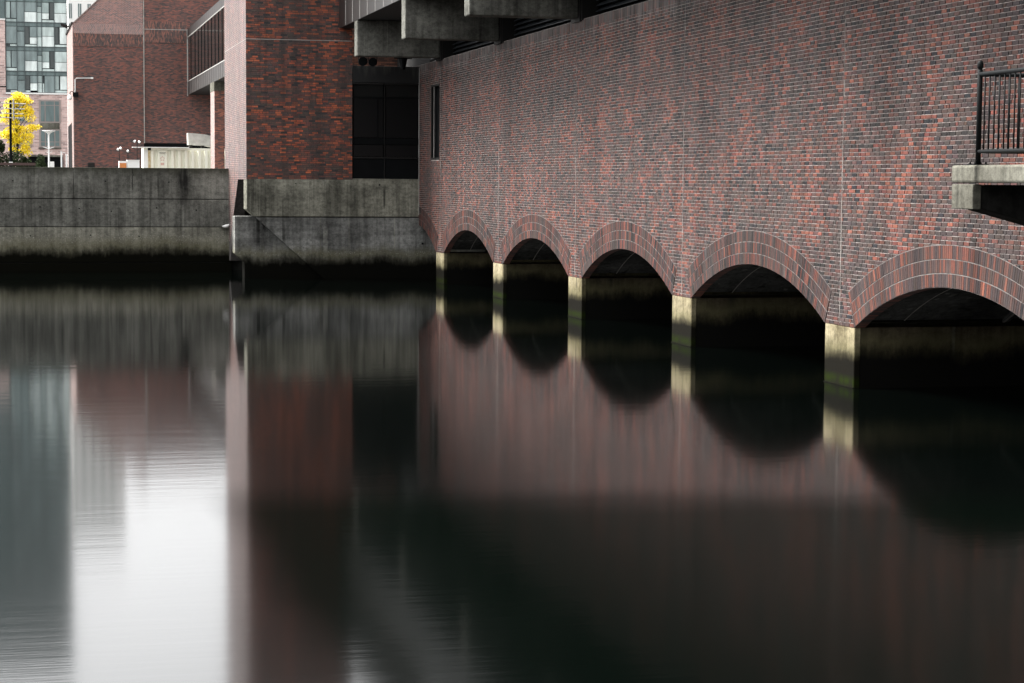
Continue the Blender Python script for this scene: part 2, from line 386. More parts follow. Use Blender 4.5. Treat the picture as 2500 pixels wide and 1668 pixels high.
def bulk(name, V, cols, mat, parent, kind='stuff', dark=.4):
    n = len(V); me = bpy.data.meshes.new(name)
    F = np.array(BF)[None] + (np.arange(n)*12)[:, None, None]; F = F.reshape(-1, 4)
    me.vertices.add(n*12); me.vertices.foreach_set('co', V.reshape(-1).astype(np.float32))
    me.loops.add(F.size); me.loops.foreach_set('vertex_index', F.reshape(-1).astype(np.int32))
    me.polygons.add(len(F)); me.polygons.foreach_set('loop_start', np.arange(0, F.size, 4, dtype=np.int32))
    me.update(calc_edges=True); me.validate(); me.shade_flat()
    a = me.attributes.new('bc', 'FLOAT_COLOR', 'POINT')
    cc = np.ones((n, 12, 4), np.float32); cc[:, :, :3] = np.asarray(cols, np.float32)[:, None, :]; cc[:, 4:, :3] *= dark     # flashed arrises; joint faces darkened, recess shade put into the colour
    a.data.foreach_set('color', cc.reshape(-1)); me.materials.append(mat)
    return link(name, me, mat, parent, kind)
def unit_brick(wd, ht, col, to3, mat, name):
    q = [[(-wd/2, -ht/2), (wd/2, -ht/2), (wd/2, ht/2), (-wd/2, ht/2)]]
    V = to3(brick_mesh_arrays(q, [.009], .0028)); me = bpy.data.meshes.new(name)
    me.from_pydata([tuple(p) for p in V[0]], [], BF)
    a = me.attributes.new('bc', 'FLOAT_COLOR', 'POINT'); a.data.foreach_set('color', np.concatenate([np.tile(np.array([*col, 1], np.float32), 4), np.tile(np.array([col[0]*.28, col[1]*.28, col[2]*.28, 1], np.float32), 8)])); me.materials.append(mat)  # sides darkened likewise: joint shade in the colour, with flashed edges
    return me
def nearest(cols, c): return min(range(len(cols)), key=lambda i: sum((a-b)**2 for a, b in zip(cols[i], c)))
def seen(p):
    d = Vector(p) - Vector((0, 0, 3.43)); q = cam.matrix_world.to_3x3().transposed() @ d
    if q.z > -1: return None
    return 1250 + 5000*q.x/-q.z, 834 - 5000*q.y/-q.z, -q.z
def lay_courses(u0, u1, z0, z1, cuts, bond_len=.213, h=.0677, wav=.004, header=.12, bed=.0125):
    """rows of (quad, zc, uc): cuts(z) gives the list of (a, b) intervals left out at that height"""
    out = []; k = 0; z = z0
    while z + h*.6 < z1:
        zt = z + h - bed
        holes = sorted(cuts(zt))
        u = u0 - (.5*bond_len if k % 2 else 0) - random.uniform(0, .09)
        while u < u1:
            L = bond_len if random.random() > header else bond_len/2
            L *= random.uniform(.965, 1.03)
            a, b = max(u, u0), min(u + L - .015, u1)
            segs = [(a, b)]
            for ha, hb in holes:
                ns = []
                for s, e in segs:
                    if e <= ha or s >= hb: ns.append((s, e))
                    else:
                        if s < ha: ns.append((s, ha))
                        if e > hb: ns.append((hb, e))
                segs = ns
            for s, e in segs:
                if e - s > .025:
                    w0 = wav*noise.noise(Vector((s*.8, z*2.1, .5))); w1 = wav*noise.noise(Vector((e*.8, z*2.1, .5)))
                    j = random.uniform(-.0015, .0015)
                    out.append(([(s, z+w0+j), (e, z+w1+j), (e, zt+w1+j), (s, zt+w0+j)], (s+e)/2, (z+zt)/2))
            u += L
        z += h; k += 1
    return out

# ------------------------------------------------------------------ arched brick wall (pumping house)
PC = [15.22 + 8.6*i for i in range(8)]                 # pier centres along Y
ARC = [(PC[i] + PC[i+1])/2 for i in range(7)]
HS, ZS, ZC = 3.65, 1.02, 1.87
RI = (HS**2 + (ZC-ZS)**2)/(2*(ZC-ZS)); CZ = ZC - RI; TH = math.asin(HS/RI)
RING = .2135; RO = RI + 3*RING
ZTOP = 7.40
hall = thing('pumping_house', 'long dark red brick building with a row of arches opening over the water', 'building', (XW, 45, 0))
def to_wall(V):      # (u=Y, v=Z, out) -> world
    W = np.empty_like(V); W[..., 0] = XW - V[..., 2]; W[..., 1] = V[..., 0]; W[..., 2] = V[..., 1]; return W
def intr(y):
    for c in ARC:
        if abs(y-c) <= HS: return CZ + math.sqrt(RI**2 - (y-c)**2)
    return ZS
WIN = (67.0, 68.42, 4.12, 6.60)
ys = sorted(set([round(PC[0]+.01*k*12, 3) for k in range(int((72.6-PC[0])/.12)+1)] + [c+s*HS for c in ARC for s in (-1, 1) if c+s*HS < 72.6]
                + [c+s*(HS+.0005) for c in ARC for s in (-1, 1) if c+s*HS < 72.6] + [WIN[0], WIN[1], 72.6]))
b = MB()
for a_, b_ in zip(ys[:-1], ys[1:]):
    za, zb = intr(a_ + 1e-5), intr(b_ - 1e-5); m = (a_+b_)/2
    spans = [(za, zb, ZTOP)] if not (WIN[0] <= m <= WIN[1]) else [(za, zb, WIN[2]), (WIN[3], WIN[3], ZTOP)]
    for p, q, t in spans: b.add([(XW, a_, p), (XW, b_, q), (XW, b_, t), (XW, a_, t)], [(0, 1, 2, 3)])
b.add([(XW, ys[0], ZTOP), (XW, ys[-1], ZTOP), (14.1, ys[-1], ZTOP), (14.1, ys[0], ZTOP)], [(0, 1, 2, 3)])
b.add([(XW, ys[0], 1), (14.1, ys[0], 1), (14.1, ys[0], ZTOP), (XW, ys[0], ZTOP)], [(0, 1, 2, 3)])
b.build('mortar_backing', M['mortar_pale'], hall)
b = MB()
for a_, b_ in zip(ys[:-1], ys[1:]):
    za, zb = intr(a_ + 1e-5), intr(b_ - 1e-5)
    b.add([(XW-.0126, a_, za), (XW-.0126, b_, zb), (XW+.18, b_, zb), (XW+.18, a_, za)], [(0, 3, 2, 1)])
b.build('arch_soffit', M['soffit_brick'], hall)
# solid mass behind the wall
b = MB().box(14.15, 27, PC[0], 84, 2.25, 8.6); b.box(25.2, 27, PC[0], 84, -1.5, 2.25); b.box(13.9, 27, PC[0]-.3, PC[0], -1.5, 8.6)
b.build('inner_mass', M['soffit'], hall)

def wall_cuts(z):
    c = []
    for ac in ARC:
        zt = RO*math.cos(TH) + CZ
        if z < zt: wdt = HS + (z-ZS)*(RO*math.sin(TH)-HS)/(zt-ZS)
        elif z < RO + CZ: wdt = math.sqrt(RO**2 - (z-CZ)**2)
        else: continue
        c.append((ac-wdt, ac+wdt))
    if WIN[2] < z < WIN[3]: c.append((WIN[0], WIN[1]))
    for p in PC: c.append((p-.007, p+.007))
    return c
B = lay_courses(PC[0], 72.5, ZS+.004, 7.17, wall_cuts, bond_len=.196, header=.22)
rows = []
for q, u, z in B: rows.append((q, u, z, palette('wall', u, z), random.uniform(.0075, .012)))
y = PC[0]
while y < 72.4:                                         # soldier course along the top
    q = [(y, 7.178), (y+.057, 7.178), (y+.057, 7.388), (y, 7.388)]
    rows.append((q, y+.028, 7.28, palette('wall', y, 7.28), random.uniform(.005, .011))); y += .0677
def in_frame(p, m=0):
    s = seen(p); return s and -m < s[0] < 2500+m and -m < s[1] < 1668+m
std = [i for i, r in enumerate(rows) if .15 < r[0][1][0]-r[0][0][0] < .23 and r[2] < 7.15 and in_frame((XW, r[1], r[2]), -6)]
std.sort(key=lambda i: rows[i][1]); pick = set(std[:300])
VC = [palette('wall', random.uniform(0, 60), random.uniform(0, 8)) for _ in range(26)]
VM = [unit_brick(.2, .0572, c, to_wall, M['brick_wall'], 'brick') for c in VC]
for me in VM:                                           # unit meshes sit at x = XW; make them local
    for v in me.vertices: v.co.x -= XW
def place(name, me, loc, parent, rotx=0):
    o = bpy.data.objects.new(name, me); COL.objects.link(o); o.location = loc; o.rotation_euler = (rotx, 0, 0); adopt(o, parent); return o
for i in sorted(pick):
    q, u, z, c, p = rows[i]
    o = place('brick', VM[nearest(VC, c)], (XW + .009 - p, u, z), hall); o.scale = (1, (q[1][0]-q[0][0])/.2, 1)
rest = [r for i, r in enumerate(rows) if i not in pick]
bulk('brickwork', to_wall(brick_mesh_arrays([r[0] for r in rest], [r[4] for r in rest], .0025)), [r[3] for r in rest], M['brick_wall'], hall)
# arch rings
vq = []
for ai, ac in enumerate(ARC):
    K = 48; b = MB()
    pts = [(-TH + 2*TH*k/K) for k in range(K+1)]
    for k in range(K):
        a0, a1 = pts[k], pts[k+1]
        f = lambda r, a: (XW-.0128, ac + r*math.sin(a), CZ + r*math.cos(a))
        if ac + RI*math.sin(a1) > 72.5: continue
        b.add([f(RI, a0), f(RI, a1), f(RO+.005, a1), f(RO+.005, a0)], [(0, 1, 2, 3)])
    b.build('ring_mortar', M['mortar_ring'], hall)
    for r in range(3):
        r0 = RI + r*RING + (.0 if r == 0 else .006); r1 = RI + (r+1)*RING - .006
        nv = int(round(2*TH*(r0+.1)/.0672)); off = 0
        for k in range(nv):
            a0 = -TH + 2*TH*(k+.07)/nv; a1 = -TH + 2*TH*(k+.93)/nv
            if ac + r0*math.sin(a1) > 72.4: continue
            wv = .003*math.sin(k*1.7+r)
            P = lambda rr, a: (ac + rr*math.sin(a), CZ + rr*math.cos(a))
            q = [P(r0+wv, a0), P(r0+wv, a1), P(r1+wv, a1), P(r1+wv, a0)]
            am = (a0+a1)/2; rm = (r0+r1)/2
            vq.append((q, *P(rm, am), tuple(.84*k_ for k_ in palette('wall', random.uniform(0, 500), 30 + r*4)), random.uniform(.0155, .019), am))
vin = [i for i, r in enumerate(vq) if in_frame((XW, r[1], r[2]), -5)]
vin.sort(key=lambda i: vq[i][1]); vpick = set(vin[:300])
UV = [unit_brick(.0625, .2, c, to_wall, M['brick_wall'], 'voussoir') for c in VC]
for me in UV:
    for v in me.vertices: v.co.x -= XW
for i in sorted(vpick):
    q, u, z, c, p, am = vq[i]; place('voussoir', UV[nearest(VC, c)], (XW+.009-p, u, z), hall, -am)
rest = [r for i, r in enumerate(vq) if i not in vpick]
bulk('voussoirs', to_wall(brick_mesh_arrays([r[0] for r in rest], [r[4] for r in rest], .002)), [r[3] for r in rest], M['brick_wall'], hall)
# piers, waterline strips, vaults
for i, p in enumerate(PC):
    if p > 76: continue
    MB().box(XW-.006, XW+.11, p-.65, p+.65, -1.5, ZS-.001).build('pier', M['conc_pier'], hall, bevel=.02)
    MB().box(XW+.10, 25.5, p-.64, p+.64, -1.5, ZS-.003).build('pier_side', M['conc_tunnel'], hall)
    MB().box(XW-.025, XW+.1, p-.655, p+.655, -.5, .008).build('waterline_strip', M['conc_quay_low'], hall)  # thin strip added for the gleaming line along the waterline
for i, ac in enumerate(ARC):
    b = MB(); secs = [(XW+.18, .0), (XW+.18, .12), (16.1, .12), (16.1, .07), (16.22, .07), (16.22, .13), (19.4, .13), (19.4, .07), (19.52, .07), (19.52, .14), (25.2, .14)]
    K = 24; H2 = HS
    def zz(t, off): return CZ + math.sqrt((RI)**2 - t**2) + off
    for (x0, o0), (x1, o1) in zip(secs[:-1], secs[1:]):
        for k in range(K):
            t0 = -H2 + 2*H2*k/K; t1 = -H2 + 2*H2*(k+1)/K
            b.add([(x0, ac+t0, zz(t0, o0)), (x0, ac+t1, zz(t1, o0)), (x1, ac+t1, zz(t1, o1)), (x1, ac+t0, zz(t0, o1))], [(0, 1, 2, 3)])
    b.add([(XW+.18, ac+s, z) for s, z in ((-H2, 2.3), (H2, 2.3))] + [(14.16, ac+H2, 2.3), (14.16, ac-H2, 2.3)], [(0, 1, 2, 3)])
    b.build('vault', M['conc_vault'], hall)
    for xr, wr, pr in ((14.3, .025, .11), (16.1, .05, .06), (19.4, .05, .06)):
        b = MB()
        for k in range(K):
            t0 = -H2 + 2*H2*k/K; t1 = -H2 + 2*H2*(k+1)/K
            b.add([(xr, ac+t0, zz(t0, pr)), (xr, ac+t1, zz(t1, pr)), (xr+wr, ac+t1, zz(t1, pr)), (xr+wr, ac+t0, zz(t0, pr))], [(0, 1, 2, 3)])
        b.build('vault_rib', M['joint'], hall)
# vertical movement joints above each pier
for p in PC[1:7]:
    b = MB(); z = ZS+.03; last = None; vs = []; fs = []
    while z < 7.36:
        wj = max(.0012, (.0045 if z < 4.5 else .0006) + .005*noise.noise(Vector((p, z*1.9, 0))))
        k = len(vs); vs += [(XW-.0105, p-wj, z), (XW-.0105, p+wj, z), (XW+.003, p-wj, z), (XW+.003, p+wj, z)]
        if k: fs += [(k-4, k-3, k+1, k), (k-4, k, k+2, k-2), (k-3, k-1, k+3, k+1)]
        z += .09
    b.add(vs, fs); b.build('movement_joint', M['joint'], hall)
# slit window
wn = MB().box(XW-.012, XW+.12, WIN[0]-.02, WIN[0]+.06, WIN[2]-.02, WIN[3]+.02)
wn.box(XW-.012, XW+.12, WIN[0]+.06, WIN[1]-.06, WIN[3]-.05, WIN[3]+.02); wn.box(XW-.012, XW+.12, WIN[0]+.06, WIN[1]-.06, WIN[2]-.02, WIN[2]+.05)
wn.box(XW-.012, XW+.12, WIN[1]-.06, WIN[1]+.02, WIN[2]-.02, WIN[3]+.02)
wf = wn.build('window', M['dark_steel'], hall)
box('mullion', M['trim'], wf, XW-.002, XW+.006, WIN[1]-.47, WIN[1]-.42, WIN[2]+.05, WIN[3]-.05)
box('pane', M['black_panel'], wf, XW+.16, XW+.19, WIN[0]-.02, WIN[1]+.02, WIN[2]-.02, WIN[3]+.02)
# louvers above the brick, bay by bay, steel plates at the beam roots
BY = [66.58 - 8.66*i for i in range(6)]
bays = [(BY[i+1]+.62, BY[i]-.02) for i in range(5)] + [(BY[0]+.62, 70.4)]
for y0, y1 in bays:
    for k in range(9):
        z = ZTOP+.03 + k*.135
        b = MB(); b.add([(13.72, y0+.25, z), (13.72, y1-.25, z), (13.86, y1-.25, z+.09), (13.86, y0+.25, z+.09),
                         (13.72, y0+.25, z+.02), (13.72, y1-.25, z+.02), (13.86, y1-.25, z+.11), (13.86, y0+.25, z+.11)],
                        [(0, 1, 2, 3), (7, 6, 5, 4), (0, 4, 5, 1), (3, 2, 6, 7), (0, 3, 7, 4), (1, 5, 6, 2)])
        b.build('louver_slat', M['louver'], hall)
MB().box(13.95, 14.14, PC[0], 71.4, ZTOP+.01, 8.6).build('louver_backing', M['black_panel'], hall)
for y in BY:
    for dy in (-.22, .78): MB().box(13.38, 13.8, y+dy-.02, y+dy+.02, ZTOP-.03, 8.6).build('steel_plate', M['dark_steel'], hall)
    MB().box(13.36, 13.42, y-.1, y+.7, ZTOP-.05, 8.58).build('bearing_plate', M['dark_steel'], hall)

# ------------------------------------------------------------------ covered walkway on concrete beams
wk = thing('covered_walkway', 'grey clad covered walkway carried on concrete beams along the top of the arched wall', 'walkway', (12, 45, 8.66))
for y in BY:
    MB().box(10.6, 13.35, y, y+.6, 7.44, 8.60).build('beam', M['conc_beam'], wk, bevel=.03)
MB().box(10.66, 13.95, 15, 70.5, 8.605, 8.72).build('soffit', M['soffit'], wk)
MB().box(10.64, 10.70, 15, 70.5, 8.60, 12.7).build('fascia_backing', M['soffit'], wk)
y = 70.50
while y > 16:
    MB().box(10.600, 10.638, y-1.47, y, 8.60, 10.15).build('cladding_panel', M['cladding'], wk, bevel=.004)
    MB().box(10.588, 10.625, y-1.5, y-1.47, 8.61, 10.14).build('seam', M['trim'], wk)
    MB().box(10.605, 10.638, y-1.47, y, 10.22, 11.98).build('pane', M['dark_glass'], wk)
    MB().box(10.600, 10.638, y-1.47, y, 12.05, 12.7).build('cladding_panel', M['cladding'], wk)
    y -= 1.5
MB().box(10.57, 10.64, 15, 70.5, 10.155, 10.215).build('rail_trim', M['trim'], wk)
MB().box(10.55, 14.6, 14.9, 70.5, 12.72, 12.85).build('roof', M['soffit'], wk)
MB().box(14.2, 27, 15.4, 80, 8.61, 12.6).build('rear_block', M['black_panel'], wk)

# ------------------------------------------------------------------ brick tower
TY, TX0, TX1, TZ0, TZ1 = 70.545, 7.41, 11.06, 3.425, 17.2
tower = thing('brick_tower', 'tall square tower of orange and black flashed brick on a concrete base', 'building', (9.2, 74, 0))
b = MB().box(TX0, TX1, TY, 78.2, TZ0, TZ1)
b.prismX([(73.45, TZ0-.001), (78.2, TZ0-.001), (78.2, .4), (76.2, .4), (75.125, 2.1)], TX0, TX0+.4)
b.build('wall_core', M['mortar_dark'], tower)
MB().box(8.3, TX1-.05, 71.7, 78, -1.5, TZ0-.005).build('footing', M['conc_vault'], tower)
def to_front(V): W = np.empty_like(V); W[..., 0] = V[..., 0]; W[..., 1] = TY - V[..., 2]; W[..., 2] = V[..., 1]; return W
def to_left(V): W = np.empty_like(V); W[..., 0] = TX0 - V[..., 2]; W[..., 1] = V[..., 0]; W[..., 2] = V[..., 1]; return W
JZ = 8.17
Bf = lay_courses(TX0, TX1, TZ0, TZ1, lambda z: [(0, 99)] if abs(z-.006-JZ) < .02 else [], wav=.0015, header=.06, bed=.0105)
rf = [(q, u, z, palette('tower', u, z), random.uniform(.004, .011)) for q, u, z in Bf]
fi = [i for i, r in enumerate(rf) if .17 < r[0][1][0]-r[0][0][0] < .23 and r[2] < 6.2]
fi.sort(key=lambda i: rf[i][2]); fp = set(fi[:300])
TC = [palette('tower', random.uniform(0, 40), random.uniform(0, 12)) for _ in range(26)]
TM = [unit_brick(.2, .0572, c, to_front, M['brick_tower'], 'brick') for c in TC]
for me in TM:
    for v in me.vertices: v.co.y -= TY
for i in sorted(fp):
    q, u, z, c, p = rf[i]; o = place('brick', TM[nearest(TC, c)], (u, TY+.009-p, z), tower); o.scale = ((q[1][0]-q[0][0])/.2, 1, 1)
rest = [r for i, r in enumerate(rf) if i not in fp]
bulk('front_brickwork', to_front(brick_mesh_arrays([r[0] for r in rest], [r[4] for r in rest], .0025)), [r[3] for r in rest], M['brick_tower'], tower, dark=.7)
def left_cuts(z):
    if z < TZ0: return [(70, 73.45 + (TZ0-z)*1.27)]
    return []
Bl = lay_courses(TY+.012, 78.2, 1.1, TZ1, left_cuts)
rl = [(q, u, z, palette('side', u, z+40), random.uniform(.004, .011)) for q, u, z in Bl]
bulk('side_brickwork', to_left(brick_mesh_arrays([r[0] for r in rl], [r[4] for r in rl], .0025)), [r[3] for r in rl], M['brick_side'], tower)
MB().box(TX0-.012, TX0, TY-.01, 78.2, JZ-.005, JZ+.016).box(TX0-.012, TX1, TY-.014, TY, JZ-.005, JZ+.016).build('control_joint', M['joint'], tower)
MB().box(TX0-.1, TX1+.1, TY-.1, 78.3, TZ1, TZ1+.2).build('coping', M['conc_beam'], tower)

# concrete base, a thing of its own standing in the water
base = thing('retaining_wall', 'stained concrete base wall under the tower and the black glazing, dark below the tide line', 'wall', (10, TY, 0))
MB().prismY([(TX0, 3.42), (13.41, 3.42), (13.41, 2.135), (7.70, 2.135), (TX0, 2.384)], TY, 71.5).build('upper_panel', M['conc_base'], base, bevel=.015)
MB().prismY([(7.735, 2.10), (13.6, 2.10), (15.8, 1.99), (15.8, -1.5), (11.70, -1.5)], TY+.004, 71.45).build('lower_panel', M['conc_base_low'], base, bevel=.012)
for x in (9.95, 10.95, 12.55):
    MB().box(x-.006, x+.006, TY-.003, TY+.01, .5, 2.09).build('panel_joint', M['conc_base'], base)
for x, z, r in ((12.02, 3.24, .03), (9.1, 3.27, .02), (13.55, 1.2, .04)):
    MB().tube([(x, TY-.004, z), (x, TY+.02, z)], r, 10).build('tie_hole', M['black_panel'], base)
fen = thing('fender_block', 'lower concrete block with a chamfered left corner beside the base wall', 'wall', (8, 71, 0))
MB().prismY([(7.03, 2.14), (11.5, 2.14), (11.5, -1.5), (7.36, -1.5), (7.36, .56), (7.03, .86)], 70.86, 71.62).build('block', M['conc_base_low'], fen, bevel=.02)
MB().prismY([(8.0, 2.02), (8.04, 2.06), (8.04, 1.7), (8.0, 1.7)], 70.84, 70.86).build('rust_bracket', M['dark_steel'], fen)

# ------------------------------------------------------------------ black glazed link between tower and wall
lk = thing('glazed_link', 'black panelled window bay between the brick tower and the arched wall', 'building', (12.2, TY, 3.43))
MB().box(11.075, 13.405, TY+.16, 72.2, 3.43, 7.30).build('core', M['black_panel'], lk)
MB().box(11.07, 13.41, TY+.02, 72.3, 6.77, 7.34).build('top_panel', M['stained'], lk, bevel=.01)
for x0, x1 in ((11.08, 12.185), (12.205, 13.40)):
    MB().box(x0, x1, TY+.03, TY+.15, 3.455, 4.15).build('lower_panel', M['black_panel'], lk, bevel=.006)
    MB().box(x0+.04, x1-.04, TY+.06, TY+.15, 6.29, 6.70).build('pane', M['dark_glass'], lk)
    MB().box(x0+.04, x1-.04, TY+.06, TY+.15, 4.88, 6.23).build('pane', M['black_glass'], lk)
    MB().box(x0+.04, x1-.04, TY+.06, TY+.15, 4.22, 4.62).build('pane', M['black_glass'], lk)
    MB().box(x0, x1, TY+.04, TY+.12, 4.64, 4.86).build('transom', M['black_panel'], lk)
    MB().box(x0, x1, TY+.04, TY+.12, 6.235, 6.285).build('transom', M['black_metal'], lk)
    MB().box(x0, x1, TY+.0, TY+.14, 4.16, 4.20).build('transom', M['dark_steel'], lk)
    MB().box(x0, x1, TY+.0, TY+.14, 6.71, 6.76).build('transom', M['dark_steel'], lk)
MB().box(12.187, 12.203, TY+.01, TY+.14, 3.45, 6.7).build('mullion', M['dark_steel'], lk)
MB().box(11.93, 11.99, TY+.045, TY+.05, 4.88, 6.2).build('mullion', M['black_panel'], lk)
MB().box(13.405, 13.42, TY-.02, TY+.1, 2.2, 7.3).build('edge_trim', M['trim'], lk)
MB().box(11.07, 13.40, TY-.015, TY+.2, 3.422, 3.45).build('sill', M['conc_base'], lk)
# brick wall seen above the link
rw = thing('rear_brick_wall', 'brick wall seen in the gap above the black window bay', 'wall', (12, 79, 2.6))
MB().box(11.0, 14.4, 79.0, 79.5, 2.0, 10.4).build('wall', brick_proc('brightened_rear_brick', 'x', [(0, (.1, .06, .05)), (.5, (.3, .13, .09)), (1, (.6, .24, .14))], (.1, .08, .07)), rw)  # brick brightened: sky light from the open gap put into the colour
# fittings hanging under the first beam
for x, yy, zc, lab in ((10.95, 67.6, 7.32, 'black round pulley tucked under the end of the farthest beam'),
                       (11.62, 69.6, 7.42, 'black round pulley hanging on two cables over the window bay')):
    t = thing('pulley', lab, 'pulley', (x, yy, zc), 'pulleys under the farthest beam')
    MB().tube([(x, yy-.05, zc), (x, yy+.05, zc)], .15, 18).build('wheel', M['black_metal'], t)
    for s in (-.14, .14): MB().tube([(x+s, yy, zc), (x+s*1.15, yy, 8.6)], .012, 6).build('cable', M['black_metal'], t)
t = thing('floodlight', 'black conical lamp hanging under the farthest beam at its right', 'lamp', (12.45, 68.4, 7.3))
MB().tube([(12.45, 68.4, 7.12), (12.45, 68.4, 7.3), (12.45, 68.4, 7.48)], .07, 12, r2=.15).build('housing', M['black_metal'], t)
MB().box(12.15, 12.75, 68.35, 68.45, 7.48, 7.54).build('arm', M['black_metal'], t)
MB().tube([(12.45, 68.4, 7.5), (12.45, 68.4, 8.6)], .02, 6).build('stem', M['black_metal'], t)

# ------------------------------------------------------------------ left quay wall
qw = thing('quay_wall', 'long dark streaked concrete wall of stacked courses along the water at left', 'wall', (-20, 76.8, 0))
QY = 76.79
for x0, x1 in ((-60, -25), (-25, -8), (-8, 1.745), (1.757, 7.51)):
    MB().box(x0, x1, QY, QY+.6, 2.665, 3.80).build('top_panel', M['conc_quay'], qw, bevel=.015)
for x0, x1 in ((-60, -25), (-25, -8), (-8, 7.51)):
    MB().box(x0, x1, QY+.01, QY+.6, 1.635, 2.64).build('middle_panel', M['conc_quay'], qw, bevel=.01)
    MB().box(x0, x1, QY+.0, QY+.6, .325, 1.61).build('tidal_panel', M['conc_quay_low'], qw, bevel=.01)
    MB().box(x0, x1, QY-.02, QY+.6, -1.5, .30).build('footing', M['conc_quay_low'], qw, bevel=.01)
MB().box(-60, 7.49, QY+.1, QY+.65, -1.4, 3.7).build('core', M['soffit'], qw)
for x, z in ((.55, 2.35), (1.95, 2.3), (3.1, 2.2), (4.75, 2.33), (6.2, 2.25), (.2, 1.3), (2.35, 1.32), (4.1, 1.28), (-.4, 3.3), (2.9, 3.3), (5.2, 3.28)):
    MB().tube([(x, QY-.003, z), (x, QY+.03, z)], .028, 8).build('tie_hole', M['black_panel'], qw)
# crack
b = MB(); x = 3.86; z = 3.78
while z > 3.0:
    z2 = z - .06; x2 = x + random.uniform(-.02, .022)
    b.add([(x-.01, QY-.004, z), (x+.01, QY-.004, z), (x2+.01, QY-.004, z2), (x2-.01, QY-.004, z2)], [(0, 1, 2, 3)]); x, z = x2, z2
b.build('crack', M['black_panel'], qw)
MB().prismY([(7.5, 3.80), (7.56, 3.78), (7.55, 3.5), (7.5, 3.45)], QY-.01, QY+.5).build('end_patch', M['conc_deck'], qw)
gb = thing('fleck', 'small white gull modelled with body and legs at the right end of the quay wall ledge', 'mark', (7.35, QY-.1, 1.6))  # pale mark on the wall, given a made-up bird shape
b = MB()
prof = [(-.17, .002, .06), (-.12, .03, .055), (-.04, .062, .06), (.05, .06, .075), (.1, .045, .1), (.13, .03, .14), (.17, .032, .165), (.2, .02, .165), (.225, .006, .155)]
nn = 10; vs = []
for x_, r_, z_ in prof: vs += [(7.3 - x_*-1, QY-.1 + r_*math.cos(2*math.pi*k/nn), 1.60 + z_ + r_*math.sin(2*math.pi*k/nn)) for k in range(nn)]
fs = [(i*nn+k, i*nn+(k+1) % nn, (i+1)*nn+(k+1) % nn, (i+1)*nn+k) for i in range(len(prof)-1) for k in range(nn)]
b.add(vs, fs); b.build('body', M['white_metal'], gb, smooth=True)
for s in (-.02, .02): MB().tube([(7.31, QY-.1+s, 1.61), (7.31, QY-.1+s, 1.655)], .004, 5).build('leg', M['dark_steel'], gb)
MB().box(7.1, 7.5, QY-.16, QY-.0, 1.585, 1.61).build('ledge', M['conc_quay_low'], qw)

# ------------------------------------------------------------------ platform and railing at right
pf = thing('concrete_platform', 'pale concrete slab on a tapering bracket jutting from the brick wall at right', 'platform', (11, 17, 3.4))
MB().box(9.56, 13.40, 9.0, 20.12, 3.435, 3.618).build('slab', M['conc_deck'], pf, bevel=.025)
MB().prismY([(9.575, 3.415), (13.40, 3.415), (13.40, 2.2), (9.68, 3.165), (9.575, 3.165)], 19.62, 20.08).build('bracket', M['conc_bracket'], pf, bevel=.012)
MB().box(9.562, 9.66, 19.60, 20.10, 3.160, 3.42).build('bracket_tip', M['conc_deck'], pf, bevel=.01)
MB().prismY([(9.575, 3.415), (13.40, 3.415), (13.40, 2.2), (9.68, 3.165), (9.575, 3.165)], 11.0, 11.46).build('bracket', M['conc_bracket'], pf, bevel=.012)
rl_ = thing('railing', 'black metal railing with round top post on the concrete platform', 'railing', (9.81, 20, 3.62))
PX, PY = 9.81, 20.0
for (x, y) in ((PX, PY), (PX, 17.6), (PX, 15.2), (PX, 12.8), (PX, 10.4), (12.2, PY)):
    MB().lathe((x, y, 3.63), [(.028, 0), (.028, .985), (.022, .99), (.022, 1.0), (.03, 1.01), (.034, 1.03), (.033, 1.055), (.026, 1.078), (.012, 1.088)], 16).build('post', M['black_metal'], rl_, smooth=True)
    MB().box(x-.085, x+.085, y-.085, y+.085, 3.619, 3.631).build('flange', M['black_metal'], rl_)
    for sx in (-1, 1):
        for sy in (-1, 1): MB().lathe((x+sx*.06, y+sy*.06, 3.631), [(.013, 0), (.013, .016), (.006, .02), (.006, .028)], 6).build('bolt', M['black_metal'], rl_)
for z, r in ((4.575, .024), (3.765, .021)):
    MB().tube([(PX, PY, z), (PX, 10, z)], r, 12).build('rail', M['black_metal'], rl_, smooth=True)
    MB().tube([(PX, PY, z), (13.36, PY, z)], r, 12).build('rail', M['black_metal'], rl_, smooth=True)
bal = MB().tube([(0, 0, 3.77), (0, 0, 4.57)], .0085, 8).build('baluster', M['black_metal'], rl_, smooth=True)
bal.matrix_parent_inverse = Matrix.Translation(-rl_.location); bal.location = (PX, PY-.12, 0)
spots = [(PX, PY-.12-.112*k) for k in range(1, 84)] + [(PX+.112*k, PY) for k in range(1, 31)]
for x, y in spots:
    c = bal.copy(); COL.objects.link(c); c.location = (x, y, 0)

